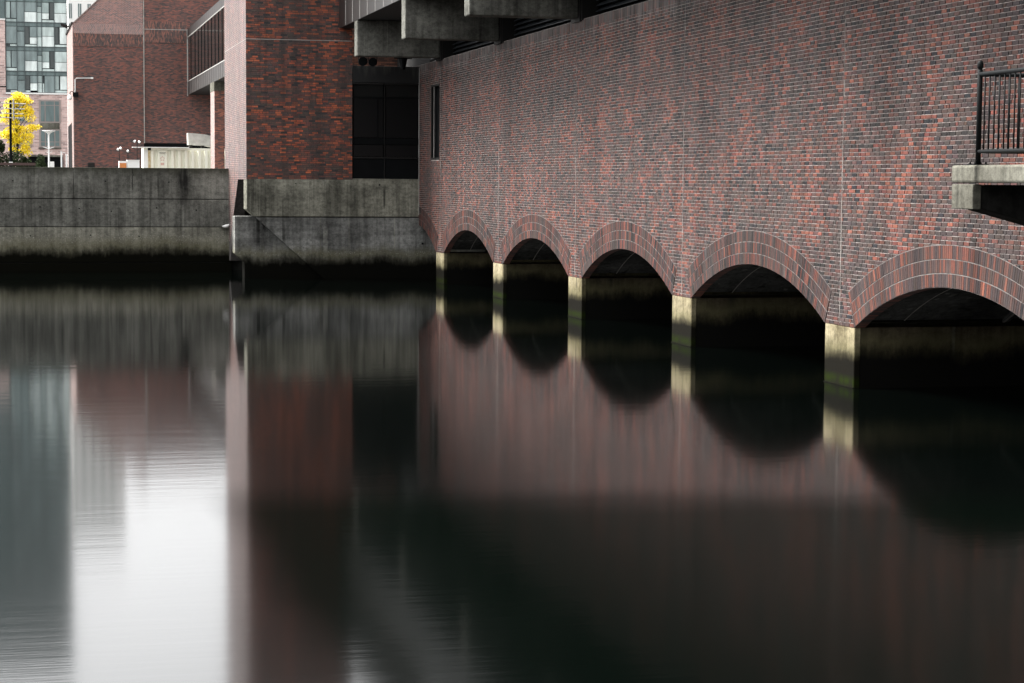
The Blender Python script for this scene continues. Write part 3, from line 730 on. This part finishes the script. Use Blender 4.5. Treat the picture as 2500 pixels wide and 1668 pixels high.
# ------------------------------------------------------------------ far brick building
fb = thing('chamfered_brick_building', 'large windowless dark red brick building with a sloped upper left corner', 'building', (12, 160, 2.64))
FY = 153.86
MB().prismY([(3.62, 2.6), (3.62, 14.63), (8.66, 19.44), (8.66, 18.5), (30, 18.5), (30, 2.6)], FY, 174).build('walls', [M['far_brick_x']], fb)
MB().prismY([(3.70, 14.66), (8.60, 19.34), (8.60, 14.66)], FY-.03, FY).build('white_jointed_brickwork', M['far_white_joint'], fb)
MB().box(3.60, 8.62, FY-.045, FY, 13.92, 14.65).build('soldier_band', M['far_soldier_white'], fb)
MB().box(3.62, 8.62, FY-.035, FY, 13.0, 13.91).build('soldier_band', M['far_soldier'], fb)
MB().box(8.72, 11.8, FY-.035, FY, 13.35, 14.9).build('soldier_band', M['far_soldier'], fb)
MB().prismX([(FY+.02, 2.6), (FY+.02, 14.6), (174, 15.1), (174, 2.6)], 3.555, 3.62).build('side_wall', M['far_brick_y'], fb)
MB().prismX([(FY, 14.6), (FY, 14.72), (174, 15.25), (174, 15.1)], 3.45, 3.7).build('side_coping', M['dark_steel'], fb)
b = MB()
for k in range(52):                                   # toothed bricks up the slope
    x = 3.66 + k*.095; z = 14.66 + k*.0925
    b.box(x-.03, x+.05, FY-.1, FY+.3, z-.02, z+.075)
b.build('stepped_coping', M['far_brick_y'], fb)
MB().prismY([(3.64, 14.66), (3.60, 14.70), (8.66, 19.53), (8.70, 19.48)], FY-.06, FY+.2).build('slope_flashing', M['joint'], fb)
MB().box(8.63, 8.70, FY-.06, FY, 5.98, 19.4).build('vertical_joint', M['joint'], fb)
MB().box(8.71, 11.8, FY-.055, FY, 14.30, 14.345).build('band_flashing', M['joint'], fb)
MB().box(3.54, 3.60, 158.9, 171.8, 2.6, 7.55).build('side_doorway', M['black_panel'], fb)
MB().box(8.63, 13.5, FY-.05, FY, 5.2, 6.0).build('dark_strip', M['black_panel'], fb)
MB().box(4.57, 5.05, FY-.05, FY, 4.0, 4.5).build('vent', M['dark_steel'], fb)

# glazed bridge from that building towards the tower
gbx = 11.83
br = thing('glazed_bridge', 'grey clad bridge with dark windows joining the far brick building to the tower', 'bridge', (13, 140, 9.5))
MB().box(gbx+.05, 15.5, 100, FY-.05, 9.57, 14.3).build('bridge_body', M['soffit'], br)
y = FY-.06
while y > 102:
    MB().box(gbx, gbx+.045, y-1.46, y, 9.56, 10.5).build('cladding_panel', M['cladding'], br)
    MB().box(gbx, gbx+.045, y-1.46, y, 13.78, 14.36).build('cladding_panel', M['cladding'], br)
    MB().box(gbx-.012, gbx+.04, y-1.5, y-1.46, 9.57, 10.48).build('seam', M['trim'], br)
    MB().box(gbx+.01, gbx+.045, y-1.46, y, 10.56, 13.72).build('pane', M['dark_glass'], br)
    y -= 1.5
for yy in (150.6, 147.0, 144.2, 141.6, 139.0, 136.5, 134.0, 131.4, 129.0, 126.6): MB().box(gbx-.02, gbx+.03, yy-.12, yy, 10.56, 13.72).build('mullion', M['black_panel'], br)
MB().box(gbx-.03, gbx+.045, 100, FY-.05, 10.50, 10.555).build('sill_trim', M['trim'], br)
MB().box(gbx-.03, gbx+.045, 100, FY-.05, 13.725, 13.775).build('head_trim', M['trim'], br)
MB().box(gbx-.03, gbx+.045, FY-.12, FY-.04, 9.5, 14.36).build('end_trim', M['trim'], br)
cl = thing('bridge_column', 'square brick column with a concrete cap carrying the glazed bridge', 'column', (12.1, 133, 2.64))
MB().box(gbx, gbx+.62, 131.8, 134.6, 2.6, 8.98).build('shaft', [M['brick_column']], cl)
MB().box(gbx-.006, gbx, 131.8, 134.6, 2.6, 8.98).build('shaft_side', M['far_brick_y'], cl)
MB().box(gbx-.02, gbx+.64, 131.75, 134.65, 8.98, 9.56).build('cap', M['conc_deck'], cl)

# ------------------------------------------------------------------ container, duct and yard things
ct = thing('shipping_container', 'cream corrugated shipping container with rusty corner standing behind the quay wall', 'container', (11, 138, 2.64))
cm = N('cream_container_paint'); z_ = cm.noise((1.5, 1.5, .35), 1, 5, .7); z2 = cm.noise((12, 12, 3), 1, 4)
cc = cm.mix(cm.math('MULTIPLY', cm.ramp(z_, [(.58, 0.0), (.75, 1.0)]), .5), (.80, .80, .68), (.5, .4, .25)); cm.col(cc); cm.rough(.55); M['cream'] = cm.m
rm = N('rusty_cream_paint'); z_ = rm.noise((5, 5, 2), 1, 6, .75); rm.col(rm.ramp(z_, [(.35, (.6, .58, .45)), (.55, (.5, .38, .2)), (.7, (.2, .09, .03))])); rm.rough(.7); M['rusty'] = rm.m
CY = 137.0; CX0, CX1, CT = 7.65, 14.4, 5.40
b = MB(); x = 8.12; pts = []
while x < CX1-.2: pts += [(x, CY+.0), (x+.17, CY+.0), (x+.20, CY+.16), (x+.41, CY+.16)]; x += .442
for (xa, ya), (xb, yb_) in zip(pts[:-1], pts[1:]):
    if xa > 8.6 and xb < 9.15: ya = yb_ = CY+.02
    b.add([(xa, ya, 2.8), (xb, yb_, 2.8), (xb, yb_, CT-.15), (xa, ya, CT-.15)], [(0, 1, 2, 3)])
b.build('corrugated_side', M['cream'], ct)
MB().box(CX0, CX1, CY-.01, CY+.06, CT-.14, CT+.0).build('top_rail', M['cream'], ct)
MB().box(CX0, CX1, CY-.01, CY+.06, 2.64, 2.8).build('bottom_rail', M['cream'], ct)
MB().box(CX0, CX1, CY+.2, CY+2.43, 2.66, CT-.02).build('body', M['cream'], ct)
MB().box(7.94, 8.11, CY-.02, CY+.07, 2.8, CT-.15).build('corner_post', M['rusty'], ct)
MB().box(7.92, 8.13, CY-.03, CY+.07, CT-.16, CT+.01).build('corner_casting', M['dark_steel'], ct)
MB().box(CX0, 7.92, CY-.015, CY+.07, 2.8, CT-.14).build('end_panel', M['white_metal'], ct)
MB().box(8.68, 9.07, CY-.07, CY-.01, 5.10, 5.24).build('vent_box', M['cream'], ct)
MB().box(8.68, 9.07, CY-.08, CY-.01, 5.07, 5.10).build('vent_lip', M['black_panel'], ct)
pk = plain('faded_pink_paint', (.72, .38, .33), .7, var=.4)
b = MB(); cx, cz = 8.87, 4.70
P = [(cx + (.18 if k % 2 == 0 else .095)*math.sin(math.pi*k/5), cz + (.18 if k % 2 == 0 else .095)*math.cos(math.pi*k/5)) for k in range(10)]
I = [(cx + (px-cx)*.74, cz + (pz-cz)*.74) for px, pz in P]
for k in range(10):
    j = (k+1) % 10; b.add([(P[k][0], CY+.01, P[k][1]), (P[j][0], CY+.01, P[j][1]), (I[j][0], CY+.01, I[j][1]), (I[k][0], CY+.01, I[k][1])], [(0, 1, 2, 3)])
for a_, b2 in ((-.1, -.05), (-.03, .02), (.05, .1)):
    b.add([(cx+a_, CY+.01, 4.27), (cx+b2, CY+.01, 4.27), (cx+b2, CY+.01, 4.43), (cx+a_, CY+.01, 4.43)], [(0, 1, 2, 3)])
b.build('painted_star', pk, ct)
t = thing('steel_plank', 'long pale plank lying over the top left edge of the container', 'plank', (8.7, 136.8, 5.42))
MB().box(6.91, 10.56, 136.5, 137.3, 5.405, 5.455).build('board', M['white_metal'], t)
t = thing('air_duct', 'crumpled grey sheet metal duct on top of the container', 'duct', (11.3, 138, 5.45))
MB().prismY([(10.59, 6.43), (10.62, 5.64), (11.68, 5.60), (11.66, 6.34)], 137.6, 138.8).build('duct_body', M['galv'], t)
MB().prismY([(11.66, 6.34), (11.68, 5.60), (12.7, 5.38), (12.7, 6.12)], 137.62, 138.8).build('duct_hood', M['galv'], t)
b = MB(); b.add([(10.68, 137.585, 6.40), (10.80, 137.585, 6.40), (11.35, 137.585, 5.64), (11.2, 137.585, 5.64)], [(0, 1, 2, 3)]); b.build('crease', M['trim'], t)
MB().box(10.7, 10.9, 137.8, 138.6, 5.40, 5.64).build('foot', M['dark_steel'], t); MB().box(11.5, 11.68, 137.8, 138.6, 5.40, 5.60).build('foot', M['dark_steel'], t)
t = thing('white_cabinet', 'plain white cabinet behind the quay wall beside the container', 'cabinet', (4.84, 95.2, 2.64))
MB().box(4.57, 5.12, 95, 95.5, 2.64, 4.22).build('body', M['white_metal'], t); MB().box(4.55, 5.14, 94.97, 95.53, 4.22, 4.245).build('lid', M['white_metal'], t)
t = thing('ticket_booth', 'white framed booth with orange panel, left of the white cabinet', 'booth', (4.37, 95.2, 2.64))
MB().box(4.20, 4.555, 95, 95.5, 2.64, 4.19).build('frame', M['white_metal'], t); MB().box(4.235, 4.53, 94.98, 95.0, 3.2, 4.10).build('panel', plain('orange_panel', (.62, .22, .06), .5), t)
def lamp_pole(x, y, z, label, heads, base=2.64):
    t = thing('floodlight_pole', label, 'lamp post', (x, y, base), 'floodlight poles in the yard')
    MB().tube([(x, y, base), (x, y, z)], .02, 8).build('pole', M['dark_steel'], t)
    for dx, dz in heads:
        MB().tube([(x, y, z), (x+dx*.8, y, z+dz)], .012, 6).build('arm', M['dark_steel'], t)
        MB().tube([(x+dx*.75, y, z+dz+.03), (x+dx*1.25, y-.06, z+dz-.04)], .03, 10, r2=.06).build('lamp_head', M['white_metal'], t)
lamp_pole(5.28, 100, 5.19, 'thin pole with two white floodlights standing left of the container', [(-.11, 0), (.1, -.03)])
lamp_pole(4.84, 100, 4.66, 'thin pole with a single white lamp above the white cabinet', [(0, .06)])
lamp_pole(4.44, 100, 4.8, 'thin pole with two white lamps above the orange booth', [(-.06, 0), (.06, .05)])

t = thing('wall_camera', 'white dome camera on a black bracket at the corner of the far brick building', 'camera', (3.55, 153, 9.3))
MB().box(3.52, 3.92, 153.5, FY, 9.3, 9.62).build('bracket_plate', M['black_metal'], t)
MB().tube([(3.62, 153.3, 9.5), (3.48, 153.2, 9.68), (3.33, 153.1, 9.62), (3.30, 153.1, 9.42)], .035, 8).build('arm', M['black_metal'], t)
MB().lathe((3.30, 153.1, 9.02), [(.03, 0), (.12, .05), (.16, .12), (.17, .2), (.12, .32), (.04, .4)], 14).build('dome', M['white_metal'], t, smooth=True)
t = thing('conduit_lamp', 'pale bent pipe with a small lamp on the far brick wall', 'pipe', (4.2, FY, 9.8))
MB().tube([(3.66, FY-.1, 9.55), (3.70, FY-.1, 9.8), (3.70, FY-.1, 10.55), (3.78, FY-.1, 10.66), (4.9, FY-.1, 10.68)], .028, 8).build('pipe', M['white_metal'], t)
MB().box(4.82, 5.0, FY-.2, FY-.05, 10.62, 10.74).build('lamp_head', M['white_metal'], t)
t = thing('roof_floodlight', 'grey floodlight sticking out from the sloped roof edge of the far brick building', 'lamp', (3.2, 160, 14.8))
b = MB(); b.prismY([(2.80, 15.05), (3.34, 14.92), (3.34, 14.66), (2.86, 14.84)], 159.8, 160.2); b.build('housing', M['dark_steel'], t)
MB().tube([(3.3, 160, 14.8), (3.62, 160, 14.9)], .05, 8).build('arm', M['black_metal'], t)

# ------------------------------------------------------------------ modern building at far left
GYY = 250.0
gbl = thing('apartment_building', 'tall modern building with grey green curtain glazing over pale pink brick', 'building', (0, 255, 2.64))
frame_m = plain('dark_green_grey_frame', (.06, .08, .083), .5)
MB().box(-1.95, 5.15, GYY+.5, 275, 13.3, 57).build('glazed_core', frame_m, gbl)
MB().box(-30, 5.1, GYY+.12, 275, 2.64, 13.3).build('brick_podium', M['pink_brick'], gbl)
MB().box(-30, -1.98, GYY+.1, 275, 13.3, 21.9).build('brick_wing', M['pink_brick'], gbl)
MB().box(-30, -1.98, GYY+.3, 275, 21.95, 57).build('wing_glazing', plain('wing_glass', (.10, .14, .14), .3), gbl)
MB().box(-2.0, 5.16, GYY-.05, GYY+.5, 13.2, 13.38).build('ledge', M['white_metal'], gbl)
MB().box(-30, -1.95, GYY-.05, GYY+.3, 21.82, 21.98).build('ledge', M['white_metal'], gbl)
MB().box(-30, -1.95, GYY+.0, GYY+.3, 14.0, 14.12).build('ledge', M['dark_steel'], gbl)
xs = [-1.90, -.64, .24, 1.68, 2.23, 3.67, 5.12]
tones = {'s': (.15, .20, .20), 'g': (.24, .30, .30), 'd': (.085, .10, .10), 'w': (.80, .88, .86), 'p': (.60, .70, .68), 'm': (.36, .44, .43)}
GM = {}
for k, c in tones.items():
    n = N('curtain_glass_' + {'s': 'spandrel', 'g': 'grey', 'd': 'dark', 'w': 'white_blind', 'p': 'pale', 'm': 'mid'}[k])
    v = n.noise((1.9, 1, .5), 1, 3, .5); n.col(n.mix(1.0, c, n.ramp(v, [(.35, .72), (.6, 1.0)]), 'MULTIPLY')); n.rough(.12 if k != 'w' else .4); n.b.inputs['Specular IOR Level'].default_value = .35; GM[k] = n.m
FZ = [13.42, 15.92, 18.80, 21.66]
fz = FZ + [21.66 + 2.87*k for k in range(1, 13)]
def pane(x0, x1, z0, z1, k, name='pane'):
    MB().box(x0+.035, x1-.035, GYY+.3, GYY+.45, z0+.03, z1-.03).build(name, GM[k], gbl)
rng = random.Random(5)
for fl in range(len(fz)-1):
    z0, z1 = fz[fl], fz[fl+1]; sp = z1-.52
    A = fl % 2
    for c in range(6):
        x0, x1 = xs[c], xs[c+1]
        pane(x0, x1, sp, z1-.03, 's', 'spandrel_panel')
        if fl > 4: pane(x0, x1, z0, sp, 'sgdsgd'[(c+fl) % 6]); continue
        if c == 0:
            if A: pane(x0, x0+.55, z0+.42, sp, 'm'); pane(x0+.6, x1, z0+.42, sp, 'g'); pane(x0, x1, z0, z0+.36, 'm' if fl > 1 else 'p')
            else: pane(x0, x1, z0+.3, sp, 'g'); pane(x0+.45, x1, z0, z0+.25, 'p')
        elif c == 1:
            if A: pane(x0, x1, z0, sp, 'g')
            else: pane(x0, x1, sp-.55, sp, 's'); pane(x0, x1, z0, sp-.58, 'g')
        elif c == 2:
            if A: pane(x0, x1, z0+1.2, sp, 'g'); pane(x0, x1, z0, z0+1.2, 'w')
            else: pane(x0, x0+.55, z0+.3, sp, 'd'); pane(x0+.58, x1, z0+1.1, sp, 'g'); pane(x0+.58, x1, z0+.3 if fl else z0, z0+1.1, 'w'); pane(x0, x1, z0, z0+.26, 'p')
        elif c == 3:
            pane(x0, x1, z0+1.15, sp-.5*A, 'm'); pane(x0, x1, z0, z0+1.15, 'p')
            if A: pane(x0, x1, sp-.48, sp, 's')
        elif c == 4:
            if A: pane(x0, x0+.85, z0+1.1, sp, 'm'); pane(x0, x0+.85, z0+.35, z0+1.1, 'w'); pane(x0+.92, x1, z0+.35, sp, 'd'); pane(x0, x1, z0, z0+.3, 'p')
            elif fl == 0: pane(x0, x0+.25, z0, z0+1.1, 'p'); pane(x0+.25, x1, z0, sp, 'g')
            else: pane(x0, x1, z0+1.25, sp, 'p'); pane(x0, x1, z0, z0+1.25, 'w')
        else:
            if A: pane(x0, x1, z0+1.1, sp, 'p'); pane(x0, x1, z0, z0+1.1, 'w')
            else: pane(x0, x0+.5, z0+.35, sp, 'd' if fl else 'm'); pane(x0+.6, x1, z0+.35, sp, 'w'); pane(x0, x1, z0, z0+.3, 'p')
for x in xs: MB().box(x-.04, x+.04, GYY+.2, GYY+.5, 13.38, 57).build('mullion', frame_m, gbl)
for z in fz: MB().box(-1.95, 5.15, GYY+.22, GYY+.49, z-.06, z+.01).build('floor_edge', frame_m, gbl)
tf = plain('taupe_window_frame', (.30, .25, .23), .5)
def lwindow(x0, x1, z0, z1, hz):
    wn = MB().box(x0-.15, x1+.15, GYY+.0, GYY+.12, z0-.14, z1+.14).build('window', tf, gbl)
    ms = [x0, x0+(x1-x0)*.25, x0+(x1-x0)*.74, x1]
    for a_, b_ in zip(ms[:-1], ms[1:]):
        for p, q in ((z0, hz), (hz, z1)): MB().box(a_+.06, b_-.06, GYY-.03, GYY+.0, p+.05, q-.05).build('pane', GM['s'], wn)
lwindow(1.95, 4.17, 9.98, 12.45, 11.93); lwindow(1.95, 4.17, 7.1, 9.0, 7.62); lwindow(-1.5, .8, 9.98, 12.45, 11.93); lwindow(-1.5, .8, 7.1, 9.0, 7.62)
MB().box(1.93, 4.17, GYY-.04, GYY+.12, 9.12, 9.85).build('pale_panel', M['conc_deck'], gbl)
MB().box(1.7, 4.35, GYY-.12, GYY+.12, 6.82, 6.95).build('sill', M['conc_deck'], gbl)
MB().box(.5, 4.6, GYY-.3, GYY+.1, 5.85, 6.05).build('canopy', M['conc_deck'], gbl)
MB().box(.5, 4.6, GYY+.05, GYY+.11, 2.7, 5.84).build('dark_entrance', M['black_panel'], gbl)
pb = thing('pale_tower_block', 'white rendered building with narrow dark windows behind the glazed building', 'building', (10, 335, 2.64))
MB().box(6.98, 15.2, 330, 350, 2.6, 55).build('walls', plain('white_render', (.85, .85, .83), .8, var=.06), pb)
for z in [28.2 + 3.1*k for k in range(-2, 8)]:
    for x in (7.05, 8.50, 9.95, 11.4, 12.85):
        wn = MB().box(x, x+.5, 329.93, 330, z, z+2.3).build('window', GM['s'], pb)
        MB().box(x+.22, x+.28, 329.88, 329.93, z, z+2.3).build('mullion', M['white_metal'], wn)

# yellow tree, dark trees, shrub
def tree(label, cat, x, y, z0, blobs, leaf, n, size, trunk_r, trunk_top, limbs, name='tree'):
    t = thing(name, label, cat, (x, y, z0))
    b = MB().tube([(x, y, z0), (x+.03, y, z0+(trunk_top-z0)*.5), (x-.02, y, trunk_top)], trunk_r, 8, r2=trunk_r*.4)
    for l in limbs: b.tube([(x, y, l[2]), (l[0], y+random.uniform(-.4, .4), l[1])], trunk_r*.35, 6, r2=.01)
    b.build('trunk', M['dark_steel'], t)
    c = MB(); vals = []
    for i in range(n):
        bx, bz, rx, rz = random.choice(blobs)
        while True:
            p = Vector((random.uniform(-1, 1), random.uniform(-1, 1), random.uniform(-1, 1)))
            if .25 < p.length < 1: break
        q = Vector((bx + p.x*rx, y + p.y*max(rx, .3)*1.1, bz + p.z*rz))
        a = Vector((random.gauss(0, 1), random.gauss(0, 1), random.gauss(0, 1))).normalized(); d = a.orthogonal().normalized(); s = size*random.uniform(.6, 1.3)
        c.add([q - a*s, q + d*s*.6, q + a*s, q - d*s*.6], [(0, 1, 2, 3)], 0 if random.random() < .75 else 1)
    c.build('crown', leaf, t, 'stuff')
yl = [plain('yellow_leaf', (.95, .80, .015), .6, var=.12), plain('amber_leaf', (.80, .60, .01), .6, var=.3)]
gl = [plain('dark_green_leaf', (.03, .045, .018), .8, 0, .5, .05), plain('deep_leaf', (.015, .024, .01), .8, 0, .5, .05)]
yb = []
rng = random.Random(3)
for _ in range(62):
    zz_ = rng.uniform(5.3, 9.8); hw = .25 + 1.05*(1-abs(zz_-7.2)/2.9); yb.append((-.35 + rng.uniform(-hw, hw), zz_, rng.uniform(.25, .6), rng.uniform(.15, .38)))
tree('bright yellow autumn tree in front of the pink brick building', 'tree', -.5, 160, 2.64, yb, yl, 9500, .065, .11, 9.4, [(b_[0], b_[1], max(4.2, b_[1]-1.2)) for b_ in yb[:16]], 'autumn_tree')
tree('dark green bushy tree growing behind the utility pole', 'tree', -1.2, 152, 2.64, [(-1.3, 4.4, .7, .9), (-.5, 4.6, .7, .8), (-2.2, 4.8, .8, 1.2), (.1, 4.2, .5, .7), (-1.7, 5.6, .4, .5)], gl, 5200, .07, .1, 4.6, [(-.4, 5.2, 4)], 'leafy_tree')
tree('small dark green rounded shrub left of the white lamp post', 'shrub', .83, 110, 2.64, [(.83, 4.0, .3, .55), (.85, 4.35, .22, .33), (.7, 3.8, .25, .4), (1.0, 3.8, .22, .4)], gl, 2600, .03, .03, 4.3, [(.9, 4.4, 3.6)], 'shrub')
up = thing('utility_pole', 'dark wooden utility pole with four white crossarms in front of the yellow tree', 'utility pole', (-.78, 130, 2.64))
MB().tube([(-.80, 130, 2.6), (-.76, 130, 8.14)], .085, 12, r2=.075).build('pole', M['black_panel'], up)
for z in (7.93, 7.61, 7.31, 7.055):
    MB().tube([(-1.9, 129.88, z+.03), (.16-(7.93-z)*.25, 129.88, z-.02)], .03, 8).build('crossarm', M['galv'], up)
    for dx in (-.95, -.6, -.25, .22, .5): MB().tube([(-.76+dx, 129.88, z), (-.76+dx, 129.88, z+.1)], .03, 6).build('insulator', M['dark_steel'], up)
MB().tube([(-1.9, 129.9, 8.29), (-.92, 129.9, 8.245)], .022, 8).build('crossarm', M['galv'], up)
MB().tube([(-.58, 129.9, 8.2), (-.58, 129.9, 6.9)], .05, 8).build('transformer_drop', M['galv'], up)
MB().box(-.9, -.66, 129.8, 129.9, 4.3, 4.36).build('band', M['white_metal'], up)
lp = thing('white_lamp_post', 'white lamp post with a wide flat head before the pink brick windows', 'lamp post', (1.39, 120, 2.64))
MB().tube([(1.38, 120, 2.64), (1.39, 120, 5.85)], .05, 10, r2=.045).build('post', M['white_metal'], lp)
MB().lathe((1.40, 120, 5.83), [(.05, 0), (.09, .1), (.2, .16), (.37, .235), (.36, .25), (.05, .26)], 18).build('lamp_shade', M['white_metal'], lp)
MB().prismY([(1.04, 5.15), (1.38, 5.02), (1.70, 5.15), (1.70, 5.17), (1.38, 5.09), (1.04, 5.17)], 119.9, 120.1).build('arm', M['white_metal'], lp)
for s in (-1, 1):
    MB().tube([(1.39, 120, 4.83), (1.39+s*.13, 120, 4.85), (1.39+s*.16, 120, 4.93)], .018, 6).build('side_arm', M['white_metal'], lp)
t = thing('white_sign', 'small blank white sign board to the right of the lamp post', 'sign', (1.44, 111, 2.64))
MB().box(1.34, 1.55, 111, 111.04, 3.6, 4.26).build('board', M['white_metal'], t); MB().box(1.42, 1.46, 111.04, 111.08, 2.64, 3.7).build('post', M['white_metal'], t)
for x, z, m, lab in ((1.91, 4.74, 'white_metal', 'white slim post left of the brown gate post'), (2.04, 4.7, 'far_brick_y', 'brown brick post between two white posts'), (2.17, 4.6, 'white_metal', 'white slim post nearest the corner of the far brick building')):
    t = thing('gate_post', lab, 'post', (x, 110, 2.64)); MB().box(x-.04, x+.04, 110, 110.1, 2.64, z).build('shaft', M[m], t); MB().box(x-.05, x+.05, 109.98, 110.12, z, z+.04).build('cap', M['white_metal'], t)
t = thing('steel_edge_beam', 'rusty dark steel beam lying along the quay wall top at far left', 'beam', (-3, 90, 3.9))
MB().box(-12, .48, 90, 90.3, 3.93, 4.04).build('flange', plain('rusty_steel', (.06, .03, .025), .6), t)
for x in (-10, -5, .2): MB().box(x, x+.12, 90.05, 90.2, 2.64, 3.93).build('support', M['dark_steel'], t)
